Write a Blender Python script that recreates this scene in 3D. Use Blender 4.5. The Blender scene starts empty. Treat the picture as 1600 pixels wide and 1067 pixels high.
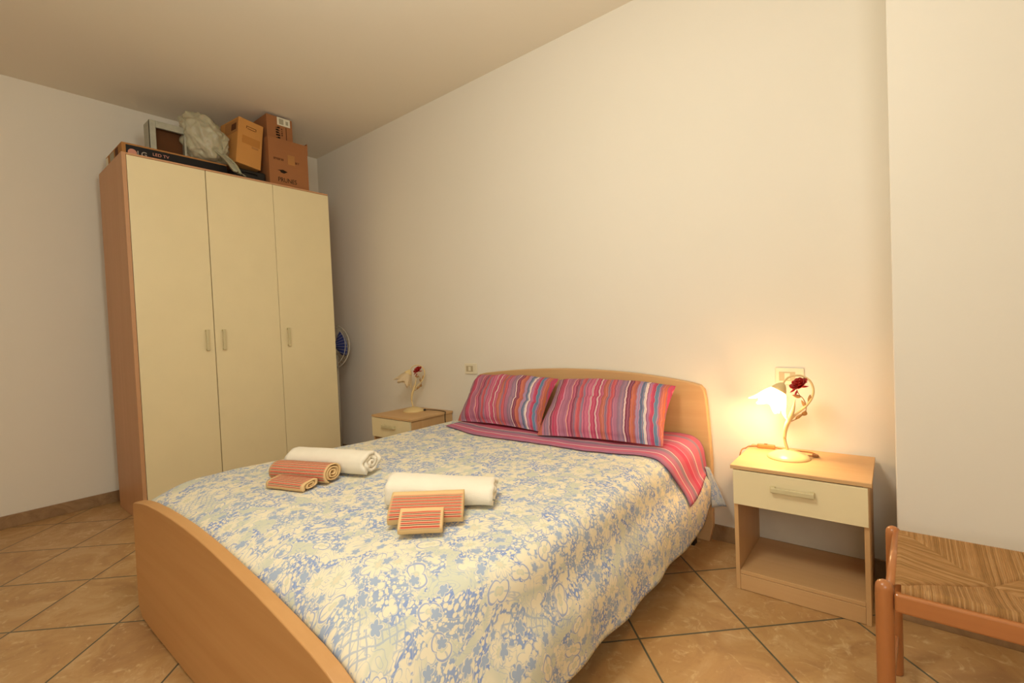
import bpy, bmesh, math, random
from mathutils import Vector, Matrix, noise
PI = math.pi
random.seed(7)
scene = bpy.context.scene
COL = scene.collection

# ------------------------------------------------------------------ camera
FPX, YAW, PITCH, ROLL = 737.046, 0.6796, 0.0258, -0.0427
CAMH = 1.15
_f = Vector((-math.sin(YAW)*math.cos(PITCH), math.cos(YAW)*math.cos(PITCH), -math.sin(PITCH)))
_r = Vector((math.cos(YAW), math.sin(YAW), 0))
_u = _r.cross(_f)
_r2 = _r*math.cos(ROLL) + _u*math.sin(ROLL)
_u2 = -_r*math.sin(ROLL) + _u*math.cos(ROLL)
cam_d = bpy.data.cameras.new('camera')
cam = bpy.data.objects.new('camera', cam_d)
COL.objects.link(cam)
cam_d.sensor_width = 36
cam_d.lens = FPX/1600*36
cam_d.clip_start = 0.02
m = Matrix((_r2, _u2, -_f)).transposed().to_4x4()
m.translation = Vector((0, 0, CAMH))
cam.matrix_world = m
scene.camera = cam

# ------------------------------------------------------------------ world, light, exposure
scene.view_settings.view_transform = 'Standard'
scene.view_settings.look = 'None'
scene.view_settings.gamma = 1
scene.view_settings.use_curve_mapping = False
scene.view_settings.exposure = 0.2
scene.cycles.use_denoising = True
scene.cycles.max_bounces = 10
scene.cycles.diffuse_bounces = 6
scene.cycles.sample_clamp_indirect = 6

world = bpy.data.worlds.new('world')
scene.world = world
world.use_nodes = True
world.node_tree.nodes['Background'].inputs[0].default_value = (0.6, 0.65, 0.7, 1)
world.node_tree.nodes['Background'].inputs[1].default_value = 0.3

def area_light(name, loc, target, size, size_y, power, color):
    d = bpy.data.lights.new(name, 'AREA')
    d.shape = 'RECTANGLE'; d.size = size; d.size_y = size_y
    d.energy = power; d.color = color
    o = bpy.data.objects.new(name, d); COL.objects.link(o)
    o.location = loc
    o.rotation_euler = (Vector(target)-Vector(loc)).to_track_quat('-Z', 'Y').to_euler()
    return o
# unseen area fill added behind the camera, aimed up to brighten ceiling and far side
area_light('rear_fill_light', (.35, -1.42, 1.8), (-2.0, 1.9, 2.7), 1.8, 1.4, 44, (1.0, 1.0, 0.93))
# unseen warm point light added overhead, standing in for light bounced off the ceiling
_d = bpy.data.lights.new('overhead_fill_light', 'POINT'); _d.energy = 52; _d.color = (1.0, 0.98, 0.85); _d.shadow_soft_size = .22
_o = bpy.data.objects.new('overhead_fill_light', _d); COL.objects.link(_o); _o.location = (-0.85, 0.58, 2.2)

# ------------------------------------------------------------------ helpers
def hexc(h, a=1.0):
    h = h.lstrip('#')
    v = [int(h[i:i+2], 16)/255 for i in (0, 2, 4)]
    return tuple((x/12.92 if x <= .04045 else ((x+.055)/1.055)**2.4) for x in v) + (a,)

class N:
    """small node builder"""
    def __init__(s, name, rough=.6, spec=.3):
        s.m = bpy.data.materials.new(name); s.m.use_nodes = True
        s.t = s.m.node_tree; s.b = s.t.nodes['Principled BSDF']
        s.b.inputs['Roughness'].default_value = rough
        s.b.inputs['Specular IOR Level'].default_value = spec
    def n(s, typ, **kw):
        x = s.t.nodes.new(typ)
        for k, v in kw.items(): setattr(x, k, v)
        return x
    def link(s, a, b): s.t.links.new(a, b)
    def put(s, sock, v):
        if hasattr(v, 'is_linked') or isinstance(v, bpy.types.NodeSocket): s.link(v, sock)
        else: sock.default_value = v
    def math(s, op, a, b=0.0, c=0.0, clamp=False):
        x = s.n('ShaderNodeMath', operation=op); x.use_clamp = clamp
        s.put(x.inputs[0], a); s.put(x.inputs[1], b); s.put(x.inputs[2], c)
        return x.outputs[0]
    def vmath(s, op, a, b=(0, 0, 0)):
        x = s.n('ShaderNodeVectorMath', operation=op)
        s.put(x.inputs[0], a); s.put(x.inputs[1], b)
        return x.outputs[0] if op not in ('LENGTH', 'DISTANCE', 'DOT_PRODUCT') else x.outputs[1]
    def coord(s, kind='Object'): return s.n('ShaderNodeTexCoord').outputs[kind]
    def mapping(s, v, scale=(1, 1, 1), loc=(0, 0, 0), rot=(0, 0, 0)):
        x = s.n('ShaderNodeMapping'); s.link(v, x.inputs[0])
        x.inputs['Location'].default_value = loc; x.inputs['Rotation'].default_value = rot; x.inputs['Scale'].default_value = scale
        return x.outputs[0]
    def noise(s, v, scale, detail=4, rough=.55, dist=0.0, out=0):
        x = s.n('ShaderNodeTexNoise'); s.link(v, x.inputs['Vector'])
        x.inputs['Scale'].default_value = scale; x.inputs['Detail'].default_value = detail
        x.inputs['Roughness'].default_value = rough; x.inputs['Distortion'].default_value = dist
        return x.outputs[out]
    def vor(s, v, scale, feature='F1', out='Distance', rnd=1.0, dim='2D'):
        x = s.n('ShaderNodeTexVoronoi', feature=feature, voronoi_dimensions=dim); s.link(v, x.inputs['Vector'])
        x.inputs['Scale'].default_value = scale; x.inputs['Randomness'].default_value = rnd
        return x.outputs[out]
    def ramp(s, f, stops, interp='LINEAR'):
        x = s.n('ShaderNodeValToRGB'); r = x.color_ramp; r.interpolation = interp
        s.link(f, x.inputs[0])
        while len(r.elements) < len(stops): r.elements.new(0.5)
        for e, (p_, c) in zip(r.elements, stops):
            e.position = p_; e.color = c if len(c) == 4 else tuple(c)+(1,)
        return x.outputs[0]
    def mix(s, f, a, b, mode='MIX'):
        x = s.n('ShaderNodeMix', data_type='RGBA', blend_type=mode)
        s.put(x.inputs[0], f); s.put(x.inputs[6], a); s.put(x.inputs[7], b)
        return x.outputs[2]
    def step(s, v, a, b):
        x = s.n('ShaderNodeMapRange'); x.clamp = True
        s.put(x.inputs[0], v); x.inputs[1].default_value = a; x.inputs[2].default_value = b
        return x.outputs[0]
    def col(s, c): s.put(s.b.inputs['Base Color'], c)
    def bump(s, h, strength=.3, dist=.002):
        x = s.n('ShaderNodeBump'); s.link(h, x.inputs['Height'])
        x.inputs['Strength'].default_value = strength; x.inputs['Distance'].default_value = dist
        s.link(x.outputs[0], s.b.inputs['Normal'])

def flat(name, c, rough=.6, spec=.3, var=.06, scale=6, metal=0):
    k = N(name, rough, spec); v = k.coord()
    f = k.noise(v, scale)
    c = hexc(c)
    k.col(k.mix(k.step(f, .3, .7), tuple(x*(1-var) for x in c[:3])+(1,), tuple(min(1, x*(1+var)) for x in c[:3])+(1,)))
    k.b.inputs['Metallic'].default_value = metal
    return k.m

def wood(name, c1, c2, axis='Z', rough=.45, spec=.35, scale=1.0):
    k = N(name, rough, spec); v = k.coord()
    sc = {'X': (1.2, 26, 26), 'Y': (26, 1.2, 26), 'Z': (26, 26, 1.2)}[axis]
    w = k.mapping(v, tuple(a*scale for a in sc))
    g = k.noise(w, 1.0, 6, .6, .6)
    g2 = k.noise(k.mapping(v, tuple(a*scale*.25 for a in sc)), 1.0, 3, .5, .4)
    f = k.math('MULTIPLY_ADD', g, .5, k.math('MULTIPLY', g2, .5))
    k.col(k.ramp(f, [(.3, hexc(c1)), (.7, hexc(c2))]))
    k.bump(g, .06, .001)
    return k.m

# ---- mesh building
def mesh_obj(name, verts, faces, mat=None, parent=None, uvs=None, smooth=False, mats=None, fmat=None):
    me = bpy.data.meshes.new(name)
    me.from_pydata([tuple(v) for v in verts], [], faces)
    if uvs is not None:
        l = me.uv_layers.new(name='UVMap')
        for poly in me.polygons:
            for li in poly.loop_indices:
                l.data[li].uv = uvs[me.loops[li].vertex_index]
    if mats:
        for q in mats: me.materials.append(q)
        if fmat:
            for poly, i in zip(me.polygons, fmat): poly.material_index = i
    elif mat: me.materials.append(mat)
    me.update()
    if smooth:
        for poly in me.polygons: poly.use_smooth = True
    o = bpy.data.objects.new(name, me); COL.objects.link(o)
    if parent: o.parent = parent
    return o

class MB:
    def __init__(s): s.v = []; s.f = []
    def box(s, x0, x1, y0, y1, z0, z1, M=None):
        b = len(s.v)
        for x, y, z in ((x0,y0,z0),(x1,y0,z0),(x1,y1,z0),(x0,y1,z0),(x0,y0,z1),(x1,y0,z1),(x1,y1,z1),(x0,y1,z1)):
            p_ = Vector((x, y, z)); s.v.append(M @ p_ if M else p_)
        for q in ((0,3,2,1),(4,5,6,7),(0,1,5,4),(1,2,6,5),(2,3,7,6),(3,0,4,7)): s.f.append([b+i for i in q])
        return s
    def tube(s, pts, rad, n=10, cap=True):
        pts = [Vector(q) for q in pts]; m_ = len(pts)
        if not hasattr(rad, '__len__'): rad = [rad]*m_
        b = len(s.v); up = None
        for i, q in enumerate(pts):
            t = (pts[min(i+1, m_-1)]-pts[max(i-1, 0)]).normalized()
            if up is None:
                a = Vector((0, 0, 1)) if abs(t.z) < .9 else Vector((1, 0, 0))
                up = (a-t*a.dot(t)).normalized()
            else:
                up = (up-t*up.dot(t)).normalized()
            w = t.cross(up)
            for j in range(n):
                an = 2*PI*j/n
                s.v.append(q+(up*math.cos(an)+w*math.sin(an))*rad[i])
        for i in range(m_-1):
            for j in range(n):
                s.f.append([b+i*n+j, b+i*n+(j+1) % n, b+(i+1)*n+(j+1) % n, b+(i+1)*n+j])
        if cap:
            s.f.append([b+j for j in range(n)][::-1]); s.f.append([b+(m_-1)*n+j for j in range(n)])
        return s
    def lathe(s, prof, n=32, c=(0, 0, 0), M=None):
        b = len(s.v)
        for r, z in prof:
            for j in range(n):
                q = Vector((c[0]+r*math.cos(2*PI*j/n), c[1]+r*math.sin(2*PI*j/n), c[2]+z))
                s.v.append(M @ q if M else q)
        for i in range(len(prof)-1):
            for j in range(n):
                s.f.append([b+i*n+j, b+i*n+(j+1) % n, b+(i+1)*n+(j+1) % n, b+(i+1)*n+j])
        s.f.append([b+j for j in range(n)][::-1]); s.f.append([b+(len(prof)-1)*n+j for j in range(n)])
        return s
    def prism(s, outline, y0, y1):
        """outline: list of (x,z) counter-clockwise seen from -Y"""
        b = len(s.v); n = len(outline)
        for y in (y0, y1):
            for x, z in outline: s.v.append(Vector((x, y, z)))
        s.f.append([b+i for i in range(n)]); s.f.append([b+n+i for i in range(n)][::-1])
        for i in range(n): s.f.append([b+i, b+n+i, b+n+(i+1) % n, b+(i+1) % n][::-1])
        s.f[-1]
        return s
    def build(s, name, mat, parent=None, bevel=0, smooth=False, seg=2):
        o = mesh_obj(name, s.v, s.f, mat, parent)
        bm = bmesh.new(); bm.from_mesh(o.data); bmesh.ops.recalc_face_normals(bm, faces=bm.faces); bm.to_mesh(o.data); bm.free()
        if smooth:
            for q in o.data.polygons: q.use_smooth = True
        if bevel:
            k = o.modifiers.new('bevel', 'BEVEL'); k.width = bevel; k.segments = seg; k.limit_method = 'ANGLE'; k.angle_limit = .6
            k.harden_normals = False
        return o

def catmull(pts, k=8):
    pts = [Vector(q) for q in pts]; out = []
    P_ = [pts[0]*2-pts[1]]+pts+[pts[-1]*2-pts[-2]]
    for i in range(1, len(P_)-2):
        a, b, c, d = P_[i-1:i+3]
        for j in range(k):
            t = j/k
            out.append(.5*((2*b)+(c-a)*t+(2*a-5*b+4*c-d)*t*t+(3*b-a-3*c+d)*t**3))
    out.append(pts[-1]); return out

def thing(name, label, cat, loc=(0, 0, 0), rz=0, group=None):
    o = bpy.data.objects.new(name, None); COL.objects.link(o)
    o.empty_display_size = .1
    o.location = loc; o.rotation_euler = (0, 0, rz); o['label'] = label; o['category'] = cat
    if group: o['group'] = group
    return o
def tag(o, label, cat, group=None):
    o['label'] = label; o['category'] = cat
    if group: o['group'] = group
    return o
def struct(o): o['kind'] = 'structure'; return o
def copy_tree(o, parent=None):
    c = o.copy(); COL.objects.link(c)
    if parent: c.parent = parent
    for ch in list(o.children): copy_tree(ch, c)
    return c
def text_part(name, s, size, mat, parent, M, depth=.0006, bold=False, sx=1.0):
    """flat lettering, as a mesh; M places the text plane"""
    cu = bpy.data.curves.new(name+'_curve', 'FONT'); cu.body = s; cu.size = size; cu.extrude = depth
    cu.align_x = 'CENTER'; cu.align_y = 'CENTER'
    if bold: cu.offset = size*.02
    tmp = bpy.data.objects.new(name+'_tmp', cu); COL.objects.link(tmp)
    bpy.context.view_layer.update()
    dg = bpy.context.evaluated_depsgraph_get()
    me = bpy.data.meshes.new_from_object(tmp.evaluated_get(dg))
    bpy.data.objects.remove(tmp); bpy.data.curves.remove(cu)
    me.transform(M @ Matrix.Diagonal((sx, 1, 1, 1))); me.materials.clear(); me.materials.append(mat)
    o = bpy.data.objects.new(name, me); COL.objects.link(o); o.parent = parent
    return o
def face_x(x, y, z, rot=0):
    """matrix for a text plane facing +X, reading along +Y"""
    R = Matrix(((0, 0, 1), (1, 0, 0), (0, 1, 0))).to_4x4()
    return Matrix.Translation((x, y, z)) @ R @ Matrix.Rotation(rot, 4, 'Z')

def smooth01(a, b, x):
    t = max(0, min(1, (x-a)/(b-a))); return t*t*(3-2*t)
def lerp(a, b, t): return a+(b-a)*t

# ------------------------------------------------------------------ dimensions
H = 2.953; W = 2.556; XL = -4.497; XR = 2.3; YB = -1.5; BLK = 2.255
BB = .083

# ------------------------------------------------------------------ setting materials
k = N('wall_paint', .85, .2); v = k.coord()
k.col(k.mix(k.noise(v, 1.5, 3), hexc('#dfd8c9'), hexc('#e3dccf')))
k.bump(k.noise(v, 55, 5), .12, .002); M_wall = k.m
k = N('ceiling_paint', .9, .15); v = k.coord()
k.col(k.mix(k.noise(v, 1.2, 3), hexc('#e6decd'), hexc('#eae2d2'))); M_ceil = k.m

TS, TH, TOX, TOY = .4155, .764, -4.5911, .1944
k = N('floor_tile', .38, .4); v = k.coord()
mp = k.mapping(k.vmath('SUBTRACT', v, (TOX, TOY, 0)), (1, 1, 1), (0, 0, 0), (0, 0, -TH))
sep = k.n('ShaderNodeSeparateXYZ'); k.link(mp, sep.inputs[0])
def grout(ax):
    f = k.math('FRACT', k.math('ADD', k.math('DIVIDE', ax, TS), 200.0))
    d = k.math('MINIMUM', f, k.math('SUBTRACT', 1.0, f))
    return k.step(d, .0070, .0105)
g = k.math('MINIMUM', grout(sep.outputs[0]), grout(sep.outputs[1]))
cid = k.n('ShaderNodeCombineXYZ')
k.link(k.math('FLOOR', k.math('DIVIDE', sep.outputs[0], TS)), cid.inputs[0]); k.link(k.math('FLOOR', k.math('DIVIDE', sep.outputs[1], TS)), cid.inputs[1])
wn = k.n('ShaderNodeTexWhiteNoise'); k.link(cid.outputs[0], wn.inputs[0])
vv = k.vmath('ADD', v, k.vmath('MULTIPLY', wn.outputs[1], (7, 7, 7)))
n1 = k.noise(vv, 4.5, 6, .6, 1.2); n2 = k.noise(vv, 13, 5, .65, 2.0); n3 = k.noise(vv, 38, 4, .6, .5)
c = k.ramp(n1, [(.3, hexc('#a57d52')), (.5, hexc('#b8915f')), (.7, hexc('#c6a477'))])
c = k.mix(k.step(n2, .56, .72), c, hexc('#d4b78a'))
c = k.mix(k.math('MULTIPLY', k.step(n3, .58, .75), .5), c, hexc('#9a7048'))
c = k.mix(k.math('MULTIPLY', wn.outputs[0], .18), c, hexc('#b08450'))
k.col(k.mix(g, hexc('#5a5646'), c)); k.bump(g, .5, .002); M_floor = k.m
k = N('skirting_tile', .4, .4); v = k.coord()
n1 = k.noise(v, 9, 6, .6, 1.0)
k.col(k.ramp(n1, [(.3, hexc('#7f6142')), (.7, hexc('#a58560'))])); M_skirt = k.m

# ------------------------------------------------------------------ room shell
T = .12
def wallbox(name, *a, mat=None):
    return struct(MB().box(*a).build(name, mat or M_wall))
wallbox('floor', XL-T, XR+T, YB-T, W+T, -.1, 0, mat=M_floor)
wallbox('ceiling', XL-T, XR+T, YB-T, W+T, H, H+.1, mat=M_ceil)
wallbox('wall_back', XL-T, .0, W, W+T, 0, H)
struct(MB().box(0, XR+T, BLK, W+T, 0, H).build('wall_right_block', M_wall, bevel=.004)).name = 'wall_front_right'
wallbox('wall_left', XL-T, XL, YB-T, W+T, 0, H)
wallbox('wall_right', XR, XR+T, YB-T, BLK, 0, H)
wallbox('wall_behind', XL-T, XR+T, YB-T, YB, 0, H)
struct(MB().box(XL, 0, W-.01, W, 0, BB).build('baseboard_back', M_skirt, bevel=.002))
struct(MB().box(XL, XL+.01, YB, W-.01, 0, BB).build('baseboard_left', M_skirt, bevel=.002))
struct(MB().box(0, XR, BLK-.01, BLK, 0, BB).build('baseboard_right', M_skirt, bevel=.002))
struct(MB().box(-.01, 0, BLK-.01, W-.01, 0, BB).build('baseboard_return', M_skirt, bevel=.002))

# ------------------------------------------------------------------ furniture materials
M_beech = wood('beech_laminate', '#c39a69', '#cfa878', 'Z')
M_beech_x = wood('beech_laminate_across', '#c39a69', '#cfa878', 'X')
M_ward_side = wood('wardrobe_laminate', '#b98a62', '#c4956d', 'Z')
M_cream = flat('cream_lacquer', '#e2d3aa', .38, .4, .015)
M_handle = flat('putty_plastic', '#c8bb92', .45, .4, .02)
M_dark = flat('dark_gap', '#2a1d14', .8, .1)
M_black = flat('black_plastic', '#17130f', .5, .4)
M_white_pl = flat('ivory_plastic', '#e0d6bc', .35, .45, .01)

# ------------------------------------------------------------------ wardrobe
WX0, WX1, WY0, WY1, WZ = -4.338, -3.730, .815, 2.203, 2.366
ward = thing('wardrobe', 'tall three-door wardrobe with cream doors and beech sides against the left wall', 'wardrobe', (WX0, WY0, 0))
def wl(b): # to local
    for i, q in enumerate(b.v): b.v[i] = q-Vector((WX0, WY0, 0))
    return b
wl(MB().box(WX0, WX1, WY0, WY0+.022, 0, WZ)).build('side_panel', M_ward_side, ward, .0015)
wl(MB().box(WX0, WX1-.02, WY1-.022, WY1, 0, WZ)).build('side_panel', M_ward_side, ward, .0015)
wl(MB().box(WX0, WX1, WY0+.022, WY1-.001, WZ-.012, WZ)).build('top_panel', M_ward_side, ward, .001)
wl(MB().box(WX0, WX0+.008, WY0+.022, WY1-.022, .06, WZ-.022)).build('back_panel', M_ward_side, ward)
wl(MB().box(WX0+.02, WX1-.05, WY0+.022, WY1-.022, .06, .08)).build('bottom_panel', M_ward_side, ward)
wl(MB().box(WX1-.055, WX1-.035, WY0+.022, WY1-.022, 0, .06)).build('plinth', M_ward_side, ward)
for ya, yb, hy in ((WY0+.0245, 1.2755, 1.228), (1.2805, 1.7385, 1.333), (1.7415, WY1, 1.799)):
    d = wl(MB().box(WX1-.020, WX1-.001, ya, yb, .065, WZ-.0135)).build('door', M_cream, ward, .0012)
    hb = MB()
    cx0, cy0 = WX1-.001-WX0, hy-WY0
    hb.box(cx0, cx0+.022, cy0-.009, cy0+.009, 1.092, 1.106).box(cx0, cx0+.022, cy0-.009, cy0+.009, 1.224, 1.238)
    hb.box(cx0+.016, cx0+.025, cy0-.010, cy0+.010, 1.092, 1.238)
    hb.build('door_handle', M_handle, d, .003)

# ------------------------------------------------------------------ things on the wardrobe
def cardboard(name, c1, c2):
    k = N(name, .8, .15); v = k.coord()
    g = k.noise(k.mapping(v, (3, 3, 60)), 1, 4); g2 = k.noise(v, 5, 4)
    k.col(k.mix(k.math('MULTIPLY_ADD', g, .4, k.math('MULTIPLY', g2, .6)), hexc(c1), hexc(c2)))
    k.bump(g, .1, .001); return k.m
M_card = cardboard('cardboard_brown', '#a0703f', '#b07e4b')
M_card_red = cardboard('cardboard_reddish', '#93613c', '#a06c45')
M_card_tan = cardboard('cardboard_tan', '#b98246', '#c58f4f')
M_ink = flat('dark_ink', '#2b2114', .7, .1)
M_ink_soft = flat('faded_ink', '#5e3a22', .7, .1)
M_paper = flat('white_paper', '#d8d2bc', .7, .2, .02)
M_paper_grey = flat('grey_print', '#a09a84', .7, .2, .02)
M_pink = flat('pink_print', '#c98d78', .6, .2)
M_greyprint = flat('silver_print', '#9a9084', .6, .2)
M_blackprint = flat('black_print', '#14110f', .55, .3)
M_foil = N('dull_foil', .45, .5)
_v = M_foil.coord(); M_foil.col(M_foil.mix(M_foil.noise(_v, 30, 4), hexc('#8f8e80'), hexc('#b5b3a2')))
M_foil.bump(M_foil.noise(_v, 45, 4), .5, .004); M_foil.b.inputs['Metallic'].default_value = .35; M_foil = M_foil.m
M_dkcard = flat('dark_inner_cardboard', '#5a3a22', .85, .1)

# television carton lying flat along the front
TX, TY0, TY1, TZ = -3.872, .850, 1.475, 2.477
tv = thing('cardboard_box', 'long flat brown carton with black printed side lying on the wardrobe top', 'box', (TX, TY0, WZ))
MB().box(-.42, 0, 0, TY1-TY0, 0, TZ-WZ).build('carton', M_card, tv, .003)
MB().box(0, .0012, .022, TY1-TY0-.002, .006, TZ-WZ-.012).build('printed_side', M_blackprint, tv)
def disc(name, r, mat, par, M, n=24, depth=.0008, sx=1, sy=1):
    b = MB().lathe([(r, 0), (r, depth)], n)
    o = b.build(name, mat, par); o.data.transform(M @ Matrix.Diagonal((sx, sy, 1, 1))); return o
disc('round_emblem', .024, M_pink, tv, face_x(.0014, .905-TY0, .052))
text_part('lettering', 'LG', .045, M_greyprint, tv, face_x(.0022, .957-TY0, .052), bold=True)
text_part('lettering', 'LED TV', .028, M_pink, tv, face_x(.0022, 1.062-TY0, .068), sx=1.05)
MB().box(-.41, -.36, -.0012, 0, .02, .10).build('white_label', M_paper, tv)
MB().box(-.30, -.20, -.0012, 0, .01, .10).build('grey_tape', M_paper_grey, tv)
MB().box(-.16, -.09, -.0012, 0, .015, .10).build('printed_panel', M_ink_soft, tv)

# small open box lined with foil
ob = thing('open_box', 'open foil-lined box with dark inside standing on the flat carton', 'box', (-3.905, 1.015, TZ))
w_, h_, d_ = .215, .205, .13
b = MB()
b.box(-d_, 0, 0, .008, 0, h_).box(-d_, 0, w_-.008, w_, 0, h_).box(-d_, 0, .008, w_-.008, 0, .008).box(-d_, 0, .008, w_-.008, h_-.008, h_).box(-d_, -d_+.008, .008, w_-.008, .008, h_-.008)
b.build('shell', M_foil, ob, .001)
b = MB()   # thick dull lining around the opening
b.box(-.02, .002, .0, .036, 0.001, h_).box(-.02, .002, .036, w_, h_-.045, h_).box(-.02, .002, w_-.014, w_, .001, h_-.045)
b.build('foil_rim', M_foil, ob, .003)
MB().box(-d_+.01, -.06, .01, w_-.01, .009, h_*.55).build('inner_flap', M_dkcard, ob, .001)
MB().box(-.062, -.058, .009, w_-.009, .009, h_*.97).build('inner_panel', M_dkcard, ob)

# tan tilted carton
def card_box(root, x0, y0, z0, dx, dy, dz, mat):
    return MB().box(x0-dx, x0, y0, y0+dy, z0, z0+dz).build('carton', mat, root, .002)
tan = thing('cardboard_box', 'tan cardboard carton with a hand-hole, tilted against the taller brown carton', 'box', (-3.80, 1.605, 2.478))
tan.rotation_euler = (-.118, 0, .10)
MB().box(-.28, 0, -.098, .088, 0, .352).build('carton', M_card_tan, tan, .003)
MB().box(0, .0012, -.04, .035, .30, .304).box(0, .0012, -.04, -.036, .285, .304).box(0, .0012, .031, .035, .285, .304).box(0, .0012, -.03, .028, .283, .287).build('hand_hole', M_ink_soft, tan)
M_card_tan2 = cardboard('cardboard_tan_worn', '#a97338', '#b57d40')
MB().box(0, .0009, -.065, .07, .165, .225).build('worn_patch', M_card_tan2, tan, .0005)
MB().box(0, .0014, .01, .06, .145, .160).build('adhesive_tape', M_card, tan, .0005)
MB().box(-.20, -.01, -.0992, -.098, .24, .335).build('shipping_label', M_card, tan)
MB().box(-.10, -.03, -.1002, -.0992, .26, .31).build('printed_panel', M_ink_soft, tan)

# black carton lying under the tan one
bk = thing('black_case', 'low black case lying under the tilted tan carton', 'case', (-3.80, 1.49, WZ))
MB().box(-.34, 0, 0, .235, 0, .085).build('case_body', M_black, bk, .012, seg=3)
MB().tube(catmull([(.0, .05, .055), (.012, .07, .06), (.014, .11, .06), (.012, .15, .058), (0, .17, .052)], 5), .005).build('case_handle', M_black, bk, smooth=True)

# large reddish carton and the small one on it
pb = thing('cardboard_box', 'large reddish-brown carton with printed letters at the right of the wardrobe top', 'box', (-3.762, 1.738, WZ))
MB().box(-.32, 0, 0, .318, 0, .376).build('carton', M_card_red, pb, .002)
b = MB().box(-.30, .0, .316, .322, .30, .392); b.build('top_flap', M_card_red, pb, .001)
text_part('lettering', 'PRUNES', .050, M_ink, pb, face_x(.001, .139, .050), sx=.85)
def glyph_row(name, root, y0, y1, z0, z1, n, mat, vertical=False):
    b = MB(); rnd = random.Random(n)
    for i in range(n):
        a0 = i/n; a1 = a0+.62/n
        if not vertical:
            ya, yb = lerp(y0, y1, a0), lerp(y0, y1, a1)
            b.box(0, .0009, ya, ya+(yb-ya)*.4, z0, z1); b.box(0, .0009, ya, yb, lerp(z0, z1, rnd.choice((0, .4, .8))), lerp(z0, z1, .99))
        else:
            za, zb = lerp(z0, z1, a0), lerp(z0, z1, a1)
            b.box(0, .0009, y0, y1, za, za+(zb-za)*.42); b.box(0, .0009, lerp(y0, y1, rnd.choice((0, .4))), lerp(y0, y1, rnd.choice((.7, 1))), za, zb)
    return b.build(name, mat, root)
glyph_row('small_print', pb, .038, .118, .203, .220, 8, M_ink_soft)
glyph_row('small_print', pb, .212, .246, .200, .217, 3, M_ink_soft)
b = MB()
b.prism([(-.040, .006), (-.020, .002), (-.012, -.010), (.012, -.014), (.030, -.004), (.042, .002), (.022, .008), (.006, .014), (-.014, .010)], 0, .001)
o = b.build('printed_emblem', M_ink, pb); o.data.transform(Matrix.Translation((.0012, .102, .118)) @ Matrix.Rotation(PI/2, 4, 'Z'))
MB().box(0, .0008, .150, .206, .185, .262).build('bare_patch', M_card, pb)
sb = thing('cardboard_box', 'small carton with white shipping label on top of the large reddish carton', 'box', (-3.81, 1.758, WZ+.376))
MB().box(-.26, 0, 0, .205, 0, .192).build('carton', M_card_red, sb, .002)
MB().box(0, .001, .083, .187, .128, .190).build('shipping_label', M_paper, sb)
MB().box(.001, .0015, .098, .134, .137, .180).build('printed_text', M_paper_grey, sb)
MB().box(.001, .0015, .152, .172, .142, .172).build('barcode_patch', M_paper_grey, sb)
glyph_row('bold_print', sb, .070, .102, .020, .120, 5, M_ink, True)
glyph_row('small_print', sb, .113, .124, .045, .110, 4, M_ink_soft, True)
MB().box(0, .0008, .150, .156, .02, .12).build('printed_line', M_ink_soft, sb)

# crumpled plastic bag
k = N('cloudy_plastic_film', .3, .5); v = k.coord()
k.col(k.mix(k.noise(v, 9, 4), hexc('#b3ab8c'), hexc('#d6cfb2')))
k.b.inputs['Alpha'].default_value = .62
k.b.inputs['Subsurface Weight'].default_value = .1
k.bump(k.noise(k.mapping(v, (1, 1, .6)), 22, 4, .6, 1.5), .6, .008); M_bag = k.m
bag = thing('plastic_bag', 'crumpled translucent plastic bag lying between the foil-lined box and tan carton', 'bag', (-3.93, 1.35, TZ))
bm = bmesh.new(); bmesh.ops.create_icosphere(bm, subdivisions=5, radius=1)
for q in bm.verts:
    d = q.co.normalized()
    n_ = noise.noise(d*2.1+Vector((3.1, 0, 0)))*.22+noise.noise(d*5+Vector((0, 7, 0)))*.12+abs(noise.noise(d*9))*.10
    rr = 1+n_
    x, y, z = d.x*.13*rr, d.y*.143*rr, d.z*.17*rr
    y += -.30*(z-.0)*.95 if z > 0 else -.10*z       # leans to the left at the top
    z = max(z, -.148+.01*noise.noise(d*7))
    q.co = Vector((x, y+.01, z+.158))
me = bpy.data.meshes.new('film'); bm.to_mesh(me); bm.free(); me.materials.append(M_bag)
for q in me.polygons: q.use_smooth = True
o = bpy.data.objects.new('film', me); COL.objects.link(o); o.parent = bag
# gathered tail hanging over the front
vs, fs = [], []
path = catmull([(.04, .03, .10), (.10, .07, .055), (.155, .115, -.01), (.182, .145, -.075), (.190, .165, -.088)], 6)
for i, q in enumerate(path):
    t = i/(len(path)-1); wd = lerp(.055, .036, t)
    for j in range(13):
        s_ = (j/12-.5)*2
        vs.append(q+Vector((.012*math.sin(j*1.9+t*3), s_*wd, -s_*wd*.25+.008*math.cos(j*2.3))))
for i in range(len(path)-1):
    for j in range(12): fs.append([i*13+j, i*13+j+1, (i+1)*13+j+1, (i+1)*13+j])
o = mesh_obj('gathered_tail', vs, fs, M_bag, bag, smooth=True)
o.modifiers.new('solid', 'SOLIDIFY').thickness = .002
# gathered knot puff at the right of the bag
bm = bmesh.new(); bmesh.ops.create_icosphere(bm, subdivisions=4, radius=1)
for q in bm.verts:
    d = q.co.normalized(); rr = 1+.3*noise.noise(d*2.5)+.12*abs(noise.noise(d*7))
    q.co = Vector((d.x*.05*rr+.07, d.y*.035*rr+.095, d.z*.075*rr+.125))
me = bpy.data.meshes.new('knot'); bm.to_mesh(me); bm.free(); me.materials.append(M_bag)
for q in me.polygons: q.use_smooth = True
o = bpy.data.objects.new('knot', me); COL.objects.link(o); o.parent = bag

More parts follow.
